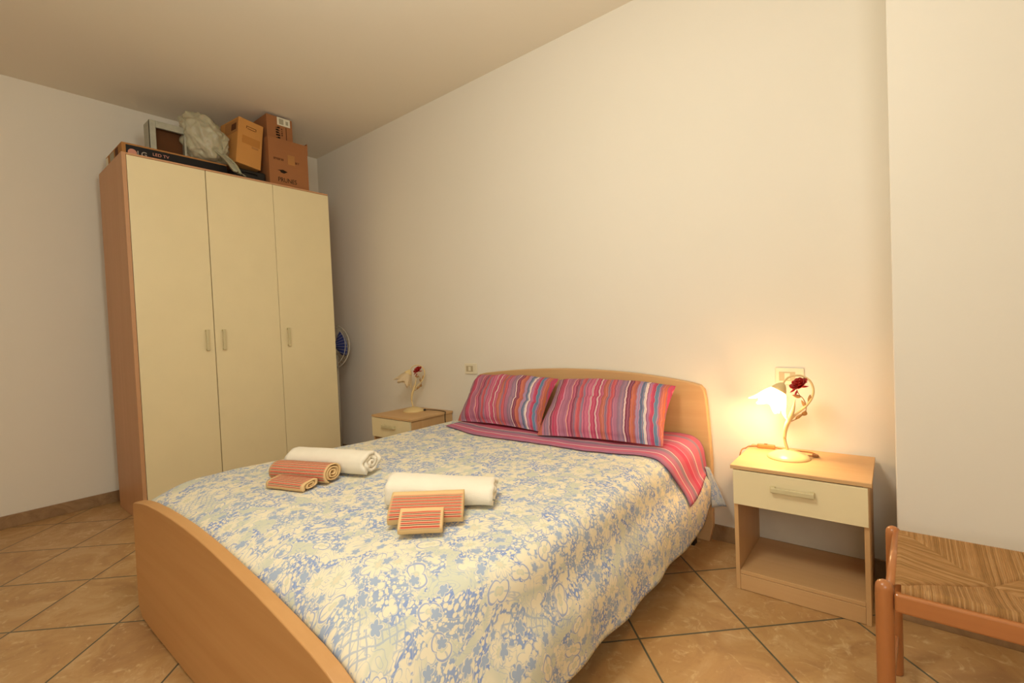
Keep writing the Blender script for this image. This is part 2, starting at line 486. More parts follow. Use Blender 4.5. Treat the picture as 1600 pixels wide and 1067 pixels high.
# ------------------------------------------------------------------ fan behind the wardrobe
M_fanwhite = flat('fan_white_plastic', '#b5b0a2', .4, .4)
M_fanblue = flat('fan_blue_plastic', '#2c3f86', .3, .5)
M_fanblue.node_tree.nodes['Principled BSDF'].inputs['Alpha'].default_value = .9
fan = thing('pedestal_fan', 'blue-bladed pedestal fan standing between the wardrobe and the back wall', 'fan', (-4.03, 2.385, 0), .30)
b = MB(); b.lathe([(.17, 0), (.17, .02), (.05, .04), (.02, .05)], 32); b.build('base', M_fanwhite, fan, smooth=False)
MB().tube([(0, 0, .04), (0, 0, .98)], .012, 16).build('pole', M_fanwhite, fan, smooth=True)
FC = Vector((0, -.06, 1.055))
tilt = Matrix.Translation(FC) @ Matrix.Rotation(PI/2-.12, 4, 'X')   # local z -> -Y
b = MB(); b.lathe([(.02, -.10), (.045, -.09), (.05, -.04), (.045, -.015)], 24, M=tilt); b.build('motor_housing', M_fanwhite, fan, smooth=True)
gr = MB(); R = .205
for zz, r in ((-.03, R*.9), (.0, R), (.03, R*.9), (.05, R*.45)):
    gr.tube([tilt @ Vector((r*math.cos(a*2*PI/40), r*math.sin(a*2*PI/40), zz)) for a in range(41)], .0028 if r < R else .005, 6, False)
for a in range(36):
    an = a*2*PI/36; c_, s_ = math.cos(an), math.sin(an)
    gr.tube([tilt @ Vector((c_*r, s_*r, z)) for r, z in ((.02, .056), (R*.5, .05), (R*.9, .03), (R, 0))], .0011, 4, False)
    gr.tube([tilt @ Vector((c_*r, s_*r, z)) for r, z in ((.05, -.045), (R*.9, -.03), (R, 0))], .0011, 4, False)
gr.build('grille', M_fanwhite, fan, smooth=True)
b = MB(); b.lathe([(.001, .055), (.028, .058), (.03, .050)], 24, M=tilt); b.build('grille_badge', M_fanwhite, fan)
for kx in range(3):
    vs, fs = [], []
    for i in range(9):
        r = .025+i*.019
        for j in range(9):
            t = j/8-.5; wdt = (.35+.75*math.sin(min(1, i/7)*PI*.62))
            an = kx*2*PI/3+t*wdt*1.35+.25*i/8
            vs.append(tilt @ Vector((r*math.cos(an), r*math.sin(an), t*.035)))
    for i in range(8):
        for j in range(8): fs.append([i*9+j, i*9+j+1, (i+1)*9+j+1, (i+1)*9+j])
    o = mesh_obj('blade', vs, fs, M_fanblue, fan, smooth=True); o.modifiers.new('solid', 'SOLIDIFY').thickness = .002

# ------------------------------------------------------------------ bed frame
bed = thing('double_bed', 'beech double bed frame with arched headboard and footboard', 'bed', (-1.6, 1.5, 0))
def bl(b):
    for i, q in enumerate(b.v): b.v[i] = q-Vector((-1.6, 1.5, 0))
    return b
def arc_outline(top, bottom): return bottom+top
hb_top = [(-.738, .43), (-.748, .62), (-.757, .74), (-.765, .795), (-.785, .818), (-.83, .830), (-.926, .846), (-1.05, .862), (-1.153, .872), (-1.30, .882), (-1.464, .888), (-1.62, .889), (-1.77, .885), (-1.92, .878), (-2.051, .869), (-2.18, .857), (-2.288, .845), (-2.345, .834), (-2.368, .815), (-2.378, .78), (-2.388, .70), (-2.40, .55), (-2.405, .43), (-2.40, .08), (-2.38, 0), (-.762, 0), (-.742, .08)]
bl(MB().prism(hb_top, 2.508, 2.546)).build('headboard', M_beech_x, bed, .006, seg=3)
fb = [(-.905, .02), (-.893, .08), (-.885, .28), (-.89, .36), (-.91, .395), (-.953, .413), (-.975, .421), (-1.044, .438), (-1.174, .461), (-1.327, .484), (-1.509, .505), (-1.62, .517), (-1.727, .525), (-1.86, .532), (-1.999, .533), (-2.15, .530), (-2.28, .523), (-2.38, .512), (-2.47, .497), (-2.495, .488), (-2.502, .47), (-2.508, .30), (-2.506, .05), (-2.46, .012), (-2.3, .006), (-1.6, .004), (-1.0, .006)]
M_beech_fb = wood('beech_footboard', '#bd8b55', '#ca9a64', 'X')
bl(MB().prism(fb, .510, .548)).build('footboard', M_beech_fb, bed, .004, seg=3)
for x in (-2.36, -.885): bl(MB().box(x, x+.022, .549, 2.507, .23, .34)).build('side_rail', M_beech_x, bed, .002)
for x, y in ((-.86, 2.42), (-2.34, 2.42), (-.99, .62), (-2.34, .62)): bl(MB().box(x, x+.05, y, y+.045, 0, .229)).build('leg', M_black, bed, .003)
bl(MB().box(-2.33, -.89, .57, 2.48, .235, .262)).build('slat_base', M_beech_x, bed)
bl(MB().tube([(-2.509, .53, .262), (-2.521, .53, .262)], .008, 10)).build('bolt', M_black, bed)

mat_o = MB().box(-2.30, -.915, .70, 2.46, .263, .515).build('mattress', flat('mattress_fabric', '#c9c0aa', .9, .1), None, .07, seg=5)
tag(mat_o, 'thick mattress under the patterned bedspread on the bed frame', 'mattress')

# ------------------------------------------------------------------ bedspread surface
def xs_right(Y):
    """right half profile control: list of (X,z) from the centre out"""
    w = smooth01(.56, 1.0, Y)
    zt = lerp(.522, .552, smooth01(.55, .74, Y))+.006*smooth01(1.6, 2.1, Y)
    xe = lerp(-.935, -.795, w)
    ze = lerp(.462, zt, w)
    hx = -.712+.006*math.sin(Y*9.1)+.004*math.sin(Y*23)
    hz = .166+.005*math.sin(Y*7+1)+lerp(0, .075, smooth01(2.05, 2.42, Y)**1.3)
    pts = [(-1.6, zt), (xe-.20, lerp(zt-.012, zt, w)), (xe-.07, lerp(ze+.006, zt-.001, w)), (xe-.012, lerp(ze-.012, zt-.014, w)), (xe+lerp(.04, .022, w), lerp(ze-.045, zt-.055, w)), (xe+lerp(.10, .04, w), lerp(ze-.12, zt-.15, w)), ((hx+xe)/2+.035, (ze+hz)/2-.05), (hx, hz)]
    return pts
def xs_left(Y):
    w = smooth01(.56, .9, Y)
    zt = lerp(.522, .552, smooth01(.55, .74, Y))+.006*smooth01(1.6, 2.1, Y)
    xe = lerp(-2.475, -2.36, smooth01(.56, 2.1, Y))
    return [(-1.6, zt), (xe+.15, zt), (xe+.05, zt-.004), (xe+.012, zt-.02), (xe, zt-.06), (xe-.02, zt-.15), (xe-.03, .24)]
def resample(pts, n):
    c = catmull([(a, b_, 0) for a, b_ in pts], 10)
    L = [0]
    for i in range(1, len(c)): L.append(L[-1]+(c[i]-c[i-1]).length)
    out = []; j = 0
    for i in range(n+1):
        t = L[-1]*i/n
        while j < len(L)-2 and L[j+1] < t: j += 1
        f = (t-L[j])/max(1e-9, L[j+1]-L[j]); q = c[j].lerp(c[j+1], min(1, f)); out.append((q.x, q.y, t))
    return out
def wr(x, y):
    return .0035*noise.noise(Vector((x*5, y*5, 0)))+.0018*noise.noise(Vector((x*14, y*9, 3)))
NR, NL = 90, 60
def section(Y, off=0.0, frac_r=1.0, frac_l=1.0):
    r = resample(xs_right(Y), NR); l = resample(xs_left(Y), NL)
    r = r[:int(NR*frac_r)+1]; l = l[:int(NL*frac_l)+1]
    pts = [(x, z, -s) for x, z, s in l[:0:-1]]+[(x, z, s) for x, z, s in r]
    out = []
    for i, (x, z, s) in enumerate(pts):
        a = pts[max(0, i-1)]; b_ = pts[min(len(pts)-1, i+1)]
        tx, tz = b_[0]-a[0], b_[1]-a[1]; ln = math.hypot(tx, tz) or 1
        nx, nz = -tz/ln, tx/ln
        d = off+wr(s, Y)
        hang = smooth01(.75, 1.05, s)
        d += hang*(.004*math.sin(Y*6+s*2)+.0015*math.sin(Y*19))
        out.append((x+nx*d, Y, z+nz*d, s))
    return out

# bedspread print
def spread_material(name, tint=None):
    k = N(name, .8, .15); uv = k.coord('UV')
    wob = k.noise(uv, 6, 3, .5, 0, out=1)
    uvw = k.vmath('ADD', uv, k.vmath('MULTIPLY', k.vmath('SUBTRACT', wob, (.5, .5, .5)), (.07, .07, 0)))
    cream, cream2, blue, blue2, grey = hexc('#e4dac0'), hexc('#d8cfb4'), hexc('#8598c6'), hexc('#a0adc2'), hexc('#ccccb8')
    # grounds
    reg = k.noise(uvw, 5.2, 3, .55, .8)
    base = k.mix(k.step(reg, .43, .52), cream, grey)
    # speckled blue ground with cream blossoms
    sp = k.vor(uvw, 62); sp2 = k.vor(k.vmath('ADD', uvw, (.013, .021, 0)), 95)
    dots = k.math('MAXIMUM', k.math('SUBTRACT', 1.0, k.step(sp, .26, .36)), k.math('SUBTRACT', 1.0, k.step(sp2, .16, .26)))
    bg = k.mix(dots, k.mix(k.step(k.noise(uv, 9, 3), .4, .6), blue, blue2), cream)
    bm_ = k.step(k.noise(k.vmath('ADD', uvw, (4.3, 1.7, 0)), 6.5, 4, .62, 1.2), .475, .495)
    c = k.mix(bm_, base, bg)
    # lattice
    sx = k.n('ShaderNodeSeparateXYZ'); k.link(k.mapping(uvw, (1, 1, 1), rot=(0, 0, .6)), sx.inputs[0])
    def line(o, s_, w_):
        f = k.math('FRACT', k.math('ADD', k.math('MULTIPLY', o, s_), 100.0)); d = k.math('ABSOLUTE', k.math('SUBTRACT', f, .5))
        return k.math('SUBTRACT', 1.0, k.step(d, w_, w_+.06))
    lat = k.math('MAXIMUM', line(sx.outputs[0], 55, .07), line(sx.outputs[1], 55, .07))
    lm_ = k.step(k.noise(k.vmath('ADD', uvw, (9.1, 3.3, 0)), 6.0, 2, .5, .5), .57, .58)
    c = k.mix(k.math('MULTIPLY', k.math('MULTIPLY', lat, lm_), .7), c, blue2)
    # curling outline strokes
    wv = k.noise(k.vmath('ADD', uvw, (2.2, 8.8, 0)), 9, 2, .5, 2.2)
    fr = k.math('FRACT', k.math('MULTIPLY', wv, 9.0)); st = k.math('ABSOLUTE', k.math('SUBTRACT', fr, .5))
    st = k.math('SUBTRACT', 1.0, k.step(st, .04, .10))
    c = k.mix(k.math('MULTIPLY', st, .55), c, k.mix(bm_, blue2, cream))
    # flowers and paisleys: petals around voronoi cell centres
    def flower(c, scale, off, petals, r0, rim, rot, cut=.35, core=True, fill=cream, leaf=.45, edge=blue2):
        p_ = k.vmath('ADD', uvw, off)
        x = k.n('ShaderNodeTexVoronoi', voronoi_dimensions='2D'); k.link(p_, x.inputs['Vector']); x.inputs['Scale'].default_value = scale; x.inputs['Randomness'].default_value = .85
        dv = k.vmath('SUBTRACT', p_, x.outputs['Position'])
        sp_ = k.n('ShaderNodeSeparateXYZ'); k.link(dv, sp_.inputs[0])
        rad = k.math('SQRT', k.math('ADD', k.math('POWER', sp_.outputs[0], 2.0), k.math('POWER', sp_.outputs[1], 2.0)))
        sc_ = k.n('ShaderNodeSeparateColor'); k.link(x.outputs['Color'], sc_.inputs[0])
        an = k.math('ADD', k.math('ARCTAN2', sp_.outputs[1], sp_.outputs[0]), k.math('MULTIPLY', sc_.outputs[0], 6.28))
        pet = k.math('ABSOLUTE', k.math('COSINE', k.math('MULTIPLY', an, petals/2)))
        Rr = k.math('MULTIPLY', k.math('ADD', 1-leaf, k.math('MULTIPLY', pet, leaf)), k.math('MULTIPLY', r0, k.math('ADD', .65, k.math('MULTIPLY', sc_.outputs[1], .5))))
        q = k.math('DIVIDE', rad, Rr)
        on = k.math('GREATER_THAN', sc_.outputs[2], cut)
        ins = k.math('MULTIPLY', k.math('SUBTRACT', 1.0, k.step(q, .97, 1.03)), on)
        ring = k.math('MULTIPLY', k.math('MULTIPLY', k.step(q, 1-rim-.05, 1-rim), k.math('SUBTRACT', 1.0, k.step(q, .93, .97))), on)
        c = k.mix(ins, c, fill); c = k.mix(k.math('MULTIPLY', ring, .8), c, edge)
        if core:
            cr = k.math('SUBTRACT', 1.0, k.step(q, .34, .38)); cr2 = k.math('SUBTRACT', 1.0, k.step(q, .20, .24))
            c = k.mix(k.math('MULTIPLY', cr, on), c, grey); c = k.mix(k.math('MULTIPLY', cr2, on), c, cream2)
            vein = k.math('LESS_THAN', k.math('ABSOLUTE', k.math('SINE', k.math('MULTIPLY', an, petals/2))), .09)
            vein = k.math('MULTIPLY', k.math('MULTIPLY', vein, ins), k.step(q, .38, .42))
            c = k.mix(k.math('MULTIPLY', vein, .6), c, blue2)
        return c
    c = flower(c, 14, (5.1, 2.2, 0), 3, .028, .10, 0, .35, False, leaf=.7)
    c = flower(c, 9, (1.3, 6.1, 0), 2, .036, .16, 0, .3, True, leaf=.6, edge=blue)
    c = flower(c, 6.5, (3.7, .4, 0), 9, .042, .12, 0, .3, True)
    c = flower(c, 4.4, (7.9, 4.6, 0), 6, .062, .10, 0, .5, True, leaf=.5, edge=blue)
    c = flower(c, 17, (2.9, 7.7, 0), 5, .020, .2, 0, .45, False, fill=blue2, edge=cream)
    if tint: c = k.mix(tint[0], c, tint[1])
    k.col(c)
    k.bump(k.noise(uv, 400, 2), .15, .0006)
    return k.m
M_spread = spread_material('blue_cream_print_cotton')
M_spread_back = spread_material('blue_print_reverse', (.55, hexc('#6f7f93')))

NY = 170
def foot_z(x):
    T_ = [(-2.6, .45), (-2.5, .475), (-2.31, .503), (-1.95, .505), (-1.62, .487), (-1.37, .457), (-1.17, .43), (-1.04, .408), (-.975, .392), (-.93, .372), (-.85, .30), (-.78, .16), (0, .0)]
    for (a, za), (b_, zb) in zip(T_, T_[1:]):
        if x <= b_: return lerp(za, zb, max(0, (x-a)/(b_-a)))
    return 0
vs, uvs = [], []; fs = []
Ys = [.5515+.15*i/40 for i in range(40)]+[.7015+(2.44-.7015)*i/(NY-40) for i in range(NY-39)]
cols = None
for Y in Ys:
    sec = section(Y)
    cols = len(sec)
    for x, y, z, s in sec:
        if s > .70 and y > 2.38: # end edge hangs slightly forward
            y -= (y-2.38)*.4*smooth01(.8, 1.2, s)
        if y < .70:                                   # rounds down to meet the footboard
            ze = foot_z(x)
            t = max(0, min(1, (y-.5515)/.13)); kq = math.sqrt(max(0, 1-(1-t)**2))
            if z > ze: z = ze+(z-ze)*kq
        vs.append((x, y, z)); uvs.append((s, Y))
for i in range(NY):
    for j in range(cols-1):
        fs.append([i*cols+j, i*cols+j+1, (i+1)*cols+j+1, (i+1)*cols+j])
spread = thing('bedspread', 'blue and cream floral print bedspread covering the bed', 'bedspread', (-1.6, 1.5, .28))
o = mesh_obj('cover', [Vector(q)-Vector((-1.6, 1.5, .28)) for q in vs], fs, M_spread, spread, uvs, True)
s_ = o.modifiers.new('solid', 'SOLIDIFY'); s_.thickness = .004; s_.offset = -1
# tucked foot end
vs, uvs, fs = [], [], []
sec = [(q[0], q[1], min(q[2], foot_z(q[0])), q[3]) for q in section(.5525) if q[0] > -2.47 and q[3] < .80]
rows = 10
for i in range(rows+1):
    t = i/rows
    for x, y, z, s in sec:
        zz = lerp(z-.004, .30, t); yy = lerp(.5525, .575, math.sin(t*PI/2))+.004*math.sin(x*15+t*3)*t
        vs.append((x+1.6, yy-1.5, zz-.28)); uvs.append((s, .565-(z-zz)))
n_ = len(sec)
for i in range(rows):
    for j in range(n_-1): fs.append([i*n_+j+1, i*n_+j, (i+1)*n_+j, (i+1)*n_+j+1])
mesh_obj('tucked_end', vs, fs, M_spread, spread, uvs, True)
# turned-out corner at the head end, showing the reverse
c0 = [(-.742, 2.405, .425), (-.722, 2.415, .33), (-.713, 2.40, .225)]
c1 = [(-.732, 2.440, .412), (-.690, 2.440, .32), (-.648, 2.425, .236)]
vs, uvs, fs = [], [], []
for i in range(13):
    t = i/12
    a = Vector(c0[0]).lerp(Vector(c0[1]), t*2) if t < .5 else Vector(c0[1]).lerp(Vector(c0[2]), t*2-1)
    b_ = Vector(c1[0]).lerp(Vector(c1[1]), t*2) if t < .5 else Vector(c1[1]).lerp(Vector(c1[2]), t*2-1)
    for j in range(9):
        u_ = j/8; q = a.lerp(b_, u_)+Vector((0, .012*math.sin(u_*PI)*t, 0))
        vs.append(q-Vector((-1.6, 1.5, .28))); uvs.append((u_*.1+3, t*.22))
for i in range(12):
    for j in range(8): fs.append([i*9+j, i*9+j+1, (i+1)*9+j+1, (i+1)*9+j])
o = mesh_obj('turned_corner', vs, fs, M_spread_back, spread, uvs, True)
o.modifiers.new('solid', 'SOLIDIFY').thickness = .003

# ------------------------------------------------------------------ striped sheet band
def stripes(name, stops, coordi, scale=1.0, extra=True):
    k = N(name, .8, .12); uv = k.coord('UV')
    s_ = k.n('ShaderNodeSeparateXYZ'); k.link(uv, s_.inputs[0])
    f = k.math('MULTIPLY', s_.outputs[coordi], scale)
    f = k.math('ADD', f, k.math('MULTIPLY', k.math('SUBTRACT', k.noise(uv, 3, 2), .5), .006))
    c = k.ramp(f, [(a, hexc(b_)) for a, b_ in stops], 'CONSTANT')
    fine = k.math('FRACT', k.math('MULTIPLY', f, 95.0))
    c = k.mix(k.math('MULTIPLY', k.math('GREATER_THAN', fine, .62), .22), c, hexc('#8d6f8d'))
    k.col(c); k.bump(k.noise(uv, 140, 3), .15, .001); return k.m
PINK, CRIM, MAUV, GRYM, WHT, ORNG, TEAL, MARN, CORL, ROSE = '#c4667f', '#bf4460', '#ac6f86', '#947a8c', '#e8d5cb', '#c06a48', '#56809a', '#82404f', '#c85858', '#bb5c72'
pil_stops = [(0, ORNG), (.012, MAUV), (.03, GRYM), (.075, WHT), (.085, MARN), (.105, CRIM), (.150, '#cf8aa0'), (.170, MAUV), (.235, '#dfae94'), (.245, ROSE), (.275, MARN), (.295, GRYM), (.31, CORL), (.35, GRYM), (.37, PINK), (.425, WHT), (.437, CRIM), (.475, WHT), (.485, ROSE), (.515, ORNG), (.55, GRYM), (.57, CORL), (.60, MAUV), (.64, GRYM), (.695, WHT), (.707, MARN), (.74, ORNG), (.785, '#a58aa8'), (.81, TEAL), (.84, WHT), (.862, '#b07a98'), (.885, CRIM)]
# the last colours come from a second ramp
def pillow_material(name, flip):
    k = N(name, .8, .12); uv = k.coord('UV')
    s_ = k.n('ShaderNodeSeparateXYZ'); k.link(uv, s_.inputs[0])
    f = s_.outputs[0]
    f = k.math('ADD', f, k.math('MULTIPLY', k.math('SUBTRACT', k.noise(k.mapping(uv, (2, 3, 1)), 2.2, 2), .5), .035))
    f = k.math('ADD', f, k.math('MULTIPLY', k.math('SUBTRACT', s_.outputs[1], .5), flip))
    a = k.ramp(f, [(p_, hexc(c_)) for p_, c_ in pil_stops], 'CONSTANT')
    b_ = k.ramp(f, [(0, hexc(TEAL)), (.92, hexc(TEAL)), (.945, hexc('#b07a98')), (.955, hexc(ORNG)), (1.0, hexc(CRIM))], 'CONSTANT')
    c = k.mix(k.math('GREATER_THAN', f, .915), a, b_)
    fine = k.math('FRACT', k.math('MULTIPLY', f, 62.0))
    c = k.mix(k.math('MULTIPLY', k.math('GREATER_THAN', fine, .55), .38), c, hexc('#8f5c7c'))
    fine2 = k.math('FRACT', k.math('MULTIPLY', f, 37.0))
    c = k.mix(k.math('MULTIPLY', k.math('GREATER_THAN', fine2, .80), .45), c, hexc('#d08a92'))
    fine3 = k.math('FRACT', k.math('MULTIPLY', f, 23.0))
    c = k.mix(k.math('MULTIPLY', k.math('GREATER_THAN', fine3, .84), .5), c, hexc('#77405a'))
    k.col(c); k.bump(k.noise(uv, 90, 3), .15, .001); return k.m
M_pillow = pillow_material('multicolour_striped_cotton', .06)
sh_stops = [(0, MAUV), (.05, PINK), (.11, WHT), (.125, '#b5708a'), (.20, GRYM), (.27, WHT), (.285, ROSE), (.38, CRIM), (.46, '#d68aa0'), (.475, ROSE), (.56, MAUV), (.62, WHT), (.635, PINK), (.74, '#c8697c'), (.80, GRYM), (.86, ROSE), (.95, MAUV)]
M_sheet = stripes('pink_striped_cotton', sh_stops, 1, 1.0)
sheet = thing('bed_sheet', 'pink striped sheet folded over the bedspread below the pillows', 'sheet', (-1.6, 2.2, .56))
vs, uvs, fs = [], [], []
NJ = 26
grid = []
for j in range(NJ+1):
    t = j/NJ
    row = []
    ref = section(2.1, .0065, .87, .55)
    for i in range(len(ref)):
        s0 = ref[i][3]
        x0 = ref[i][0]
        # front edge of the fold
        if s0 < .80: yf = 1.925+.10*smooth01(-.2, -.75, s0)+.05*smooth01(.4, .80, s0)+.006*math.sin(s0*9)
        else: yf = 1.975+.115*smooth01(.80, 1.0, s0)
        Y = lerp(yf, 2.462, t)
        row.append((i, Y))
    grid.append(row)
cache = {}
def sec_at(Y):
    kk = round(Y*100)
    if kk not in cache: cache[kk] = section(kk/100, .0065, .87, .55)
    return cache[kk]
for j, row in enumerate(grid):
    for i, Y in row:
        a = sec_at(math.floor(Y*100)/100); b_ = sec_at(math.floor(Y*100)/100+.01); f = Y*100-math.floor(Y*100)
        x = lerp(a[i][0], b_[i][0], f); z = lerp(a[i][2], b_[i][2], f)
        vs.append((x+1.6, Y-2.2, z-.56)); uvs.append((a[i][3], j/NJ+.012*math.sin(a[i][3]*6)))
ncol = len(grid[0])
for j in range(NJ):
    for i in range(ncol-1): fs.append([j*ncol+i, j*ncol+i+1, (j+1)*ncol+i+1, (j+1)*ncol+i])
o = mesh_obj('folded_band', vs, fs, M_sheet, sheet, uvs, True)
s_ = o.modifiers.new('solid', 'SOLIDIFY'); s_.thickness = .004; s_.offset = 1

# ------------------------------------------------------------------ pillows
def pillow(name, label, BL, BR, TR, TL, seed, thick=.098):
    BL, BR, TR, TL = map(Vector, (BL, BR, TR, TL))
    c = (BL+BR+TL+TR)/4
    nrm = (BR-BL).cross(TL-BL).normalized()      # towards the camera/up
    n1, n2 = 70, 46
    vs, uvs, fs = [], [], []
    def disp(u, v_):
        a = max(0, 1-abs(2*u-1)**2.6); b_ = max(0, 1-abs(2*v_-1)**2.4)
        return (a*b_)**.48
    for side in (1, -1):
        for j in range(n2+1):
            for i in range(n1+1):
                u, v_ = i/n1, j/n2
                p_ = (BL.lerp(BR, u)).lerp(TL.lerp(TR, u), v_)
                e = disp(u, v_)
                # pull sides in a little between the corners
                px_ = .018*math.sin(PI*v_)*(1 if u < .5 else -1)*abs(2*u-1)**3
                pz = .014*math.sin(PI*u)*(1 if v_ < .5 else -1)*abs(2*v_-1)**3
                p_ = p_+(BR-BL).normalized()*px_+(TL-BL).normalized()*pz
                wv = .016*noise.noise(Vector((u*5+seed, v_*3.2, 0)))+.009*noise.noise(Vector((u*13+seed, v_*7, 2)))
                # crease across the middle
                cr = -.011*math.exp(-((v_-.47-.05*math.sin(u*4+seed))/.035)**2)*(.5+.5*math.sin(u*6+seed*2))
                if side == 1: d = thick*e+(wv+cr)*min(1, e*1.6)
                else: d = -thick*.34*e
                vs.append(p_+nrm*d-c); uvs.append((u, v_))
    n_ = (n1+1)*(n2+1)
    for s in range(2):
        for j in range(n2):
            for i in range(n1):
                q = [s*n_+j*(n1+1)+i, s*n_+j*(n1+1)+i+1, s*n_+(j+1)*(n1+1)+i+1, s*n_+(j+1)*(n1+1)+i]
                fs.append(q if s == 0 else q[::-1])
    for i in range(n1):
        for j0 in (0, n2):
            a = j0*(n1+1)+i; q = [a, a+1, n_+a+1, n_+a]; fs.append(q if j0 else q[::-1])
    for j in range(n2):
        for i0 in (0, n1):
            a = j*(n1+1)+i0; b_ = a+n1+1; q = [a, b_, n_+b_, n_+a]; fs.append(q if i0 == 0 else q[::-1])
    o = mesh_obj(name, vs, fs, M_pillow, None, uvs, True)
    o.location = c
    tag(o, label, 'pillow', 'striped pillows against the headboard'); return o
pillow('pillow', 'striped pink pillow leaning on the left half of the headboard', (-2.205, 2.135, .572), (-1.535, 2.105, .578), (-1.612, 2.438, .832), (-2.30, 2.445, .835), 1.3)
pillow('pillow', 'striped pink pillow leaning on the right half of the headboard', (-1.50, 2.035, .576), (-.835, 2.110, .578), (-.885, 2.440, .818), (-1.600, 2.430, .826), 5.7)

# ------------------------------------------------------------------ towels
k = N('white_terry', .95, .05); v = k.coord()
k.col(k.mix(k.noise(v, 20, 3), hexc('#e4dac6'), hexc('#ece4d2'))); k.bump(k.noise(v, 450, 3), .6, .002)
k.b.inputs['Sheen Weight'].default_value = .2; M_terry = k.m
k = N('striped_beige_terry', .9, .08); uv = k.coord('UV')
s_ = k.n('ShaderNodeSeparateXYZ'); k.link(uv, s_.inputs[0])
fv = k.math('FRACT', k.math('MULTIPLY', s_.outputs[1], 78.0)); fu = k.math('FRACT', k.math('MULTIPLY', s_.outputs[0], 260.0))
st = k.ramp(fv, [(0, hexc('#bf2f26')), (.30, hexc('#e4cda8')), (.42, hexc('#c98a66')), (.50, hexc('#4c3c2a')), (.74, hexc('#e0c8a2')), (.82, hexc('#c85a45'))], 'CONSTANT')
st = k.mix(k.math('MULTIPLY', k.math('GREATER_THAN', fu, .7), .45), st, hexc('#dcc097'))
# margins of plain beige: stripes only where the second UV runs inside the printed band
k2 = k.n('ShaderNodeUVMap'); k2.uv_map = 'Mask'
sm = k.n('ShaderNodeSeparateXYZ'); k.link(k2.outputs[0], sm.inputs[0])
k.col(k.mix(sm.outputs[0], hexc('#d8b785'), st)); k.bump(k.noise(uv, 500, 3), .4, .001); M_btowel = k.m

def towel(name, label, P0, P1, R0, R1, turns, mat, thk=.006, e=1.0, tilt=0, band=(0, 9), umargin=.008, group=None, seed=0, start=-.35, ragged=0.0, mid=None):
    """rolled cloth: spiral ribbon swept from P0 to P1. R=(half width, half height) at each end"""
    P0, P1 = Vector(P0), Vector(P1); ax = (P1-P0); L = ax.length; a = ax/L
    hb = Vector((0, 0, 1)).cross(a).normalized()      # horizontal, pointing to the back
    up = a.cross(hb)*-1
    if up.z < 0: up = -up
    npt = int(34*turns); na = 26
    org = (P0+P1)/2; org.z = min(P0.z-R0[1], P1.z-R1[1])
    vs, uvs, ms, fs = [], [], [], []
    rin = .18
    # arc length on the mean radius
    sec = []; s = 0; prev = None
    for i in range(npt+1):
        t = i/npt; th = start*2*PI - t*turns*2*PI      # starts at outside, winds inward
        r = 1-(1-rin)*t
        cx_, cz_ = math.cos(th), math.sin(th)
        q = (math.copysign(abs(cx_)**e, cx_)*r, math.copysign(abs(cz_)**e, cz_)*r)
        if prev is not None: s += math.hypot((q[0]-prev[0])*R0[0], (q[1]-prev[1])*R0[1])
        prev = q; sec.append((q, s, r))
    for side in (0, 1):
        for kx in range(na+1):
            u = kx/na
            rw, rh = lerp(R0[0], R1[0], u), lerp(R0[1], R1[1], u)
            for (qx, qz), s, r in sec:
                k1 = (1 if side == 0 else 1-thk/max(.012, rh*r))
                if k1 < .2: k1 = .2
                n_ = 1+.05*noise.noise(Vector((u*4+seed, s*18, seed)))
                x, z = qx*rw*k1*n_, qz*rh*k1*n_
                ct, sn = math.cos(tilt), math.sin(tilt)
                x, z = x*ct-z*sn, x*sn+z*ct
                uu = u
                endj = ragged*noise.noise(Vector((s*25, seed+3, 0))) if kx in (0, na) else 0
                p_ = P0+a*(L*u+endj)+hb*x+up*z
                vs.append(p_-org); uvs.append((u*L, s))
                ins = 1.0 if (band[0] < s < band[1] and umargin < u*L < L-umargin and side == 0) else 0.0
                ms.append(ins)
    W_ = npt+1; tot = (na+1)*W_
    for kx in range(na):
        for i in range(npt):
            fs.append([kx*W_+i, kx*W_+i+1, (kx+1)*W_+i+1, (kx+1)*W_+i])
            fs.append([tot+kx*W_+i, tot+(kx+1)*W_+i, tot+(kx+1)*W_+i+1, tot+kx*W_+i+1])
    for i in range(npt):
        fs.append([i, tot+i, tot+i+1, i+1]); b0 = na*W_; fs.append([b0+i, b0+i+1, tot+b0+i+1, tot+b0+i])
    for kx in range(na):
        fs.append([kx*W_, (kx+1)*W_, tot+(kx+1)*W_, tot+kx*W_]); c = npt; fs.append([kx*W_+c, tot+kx*W_+c, tot+(kx+1)*W_+c, (kx+1)*W_+c])
    o = mesh_obj(name, vs, fs, mat, None, uvs, True)
    l = o.data.uv_layers.new(name='Mask')
    for poly in o.data.polygons:
        for li in poly.loop_indices: l.data[li].uv = (ms[o.data.loops[li].vertex_index], 0)
    o.data.uv_layers.active_index = 0
    bm = bmesh.new(); bm.from_mesh(o.data); bmesh.ops.recalc_face_normals(bm, faces=bm.faces); bm.to_mesh(o.data); bm.free()
    o.location = org
    tag(o, label, 'towel', group); return o
ZB = .5545
towel('bath_towel', 'white rolled towel at the back of the set nearer the wardrobe', (-2.13, 1.035, ZB+.054), (-1.742, 1.170, ZB+.054), (.068, .054), (.066, .054), 2.6, M_terry, .013, .95, seed=1, ragged=.02, group=None)
towel('hand_towel', 'red-striped beige rolled towel lying in front of the white roll nearer the wardrobe', (-2.060, .920, ZB+.041), (-1.795, 1.020, ZB+.041), (.055, .041), (.055, .041), 3.1, M_btowel, .0055, .9, seed=2, ragged=.004, band=(.022, .215), start=-.33)
towel('guest_towel', 'small folded red-striped towel on the left of the set nearer the wardrobe', (-1.975, .865, ZB+.020), (-1.790, .922, ZB+.020), (.046, .019), (.046, .019), 2.0, M_btowel, .005, .6, seed=3, band=(.012, .115), start=-.42, tilt=.10)
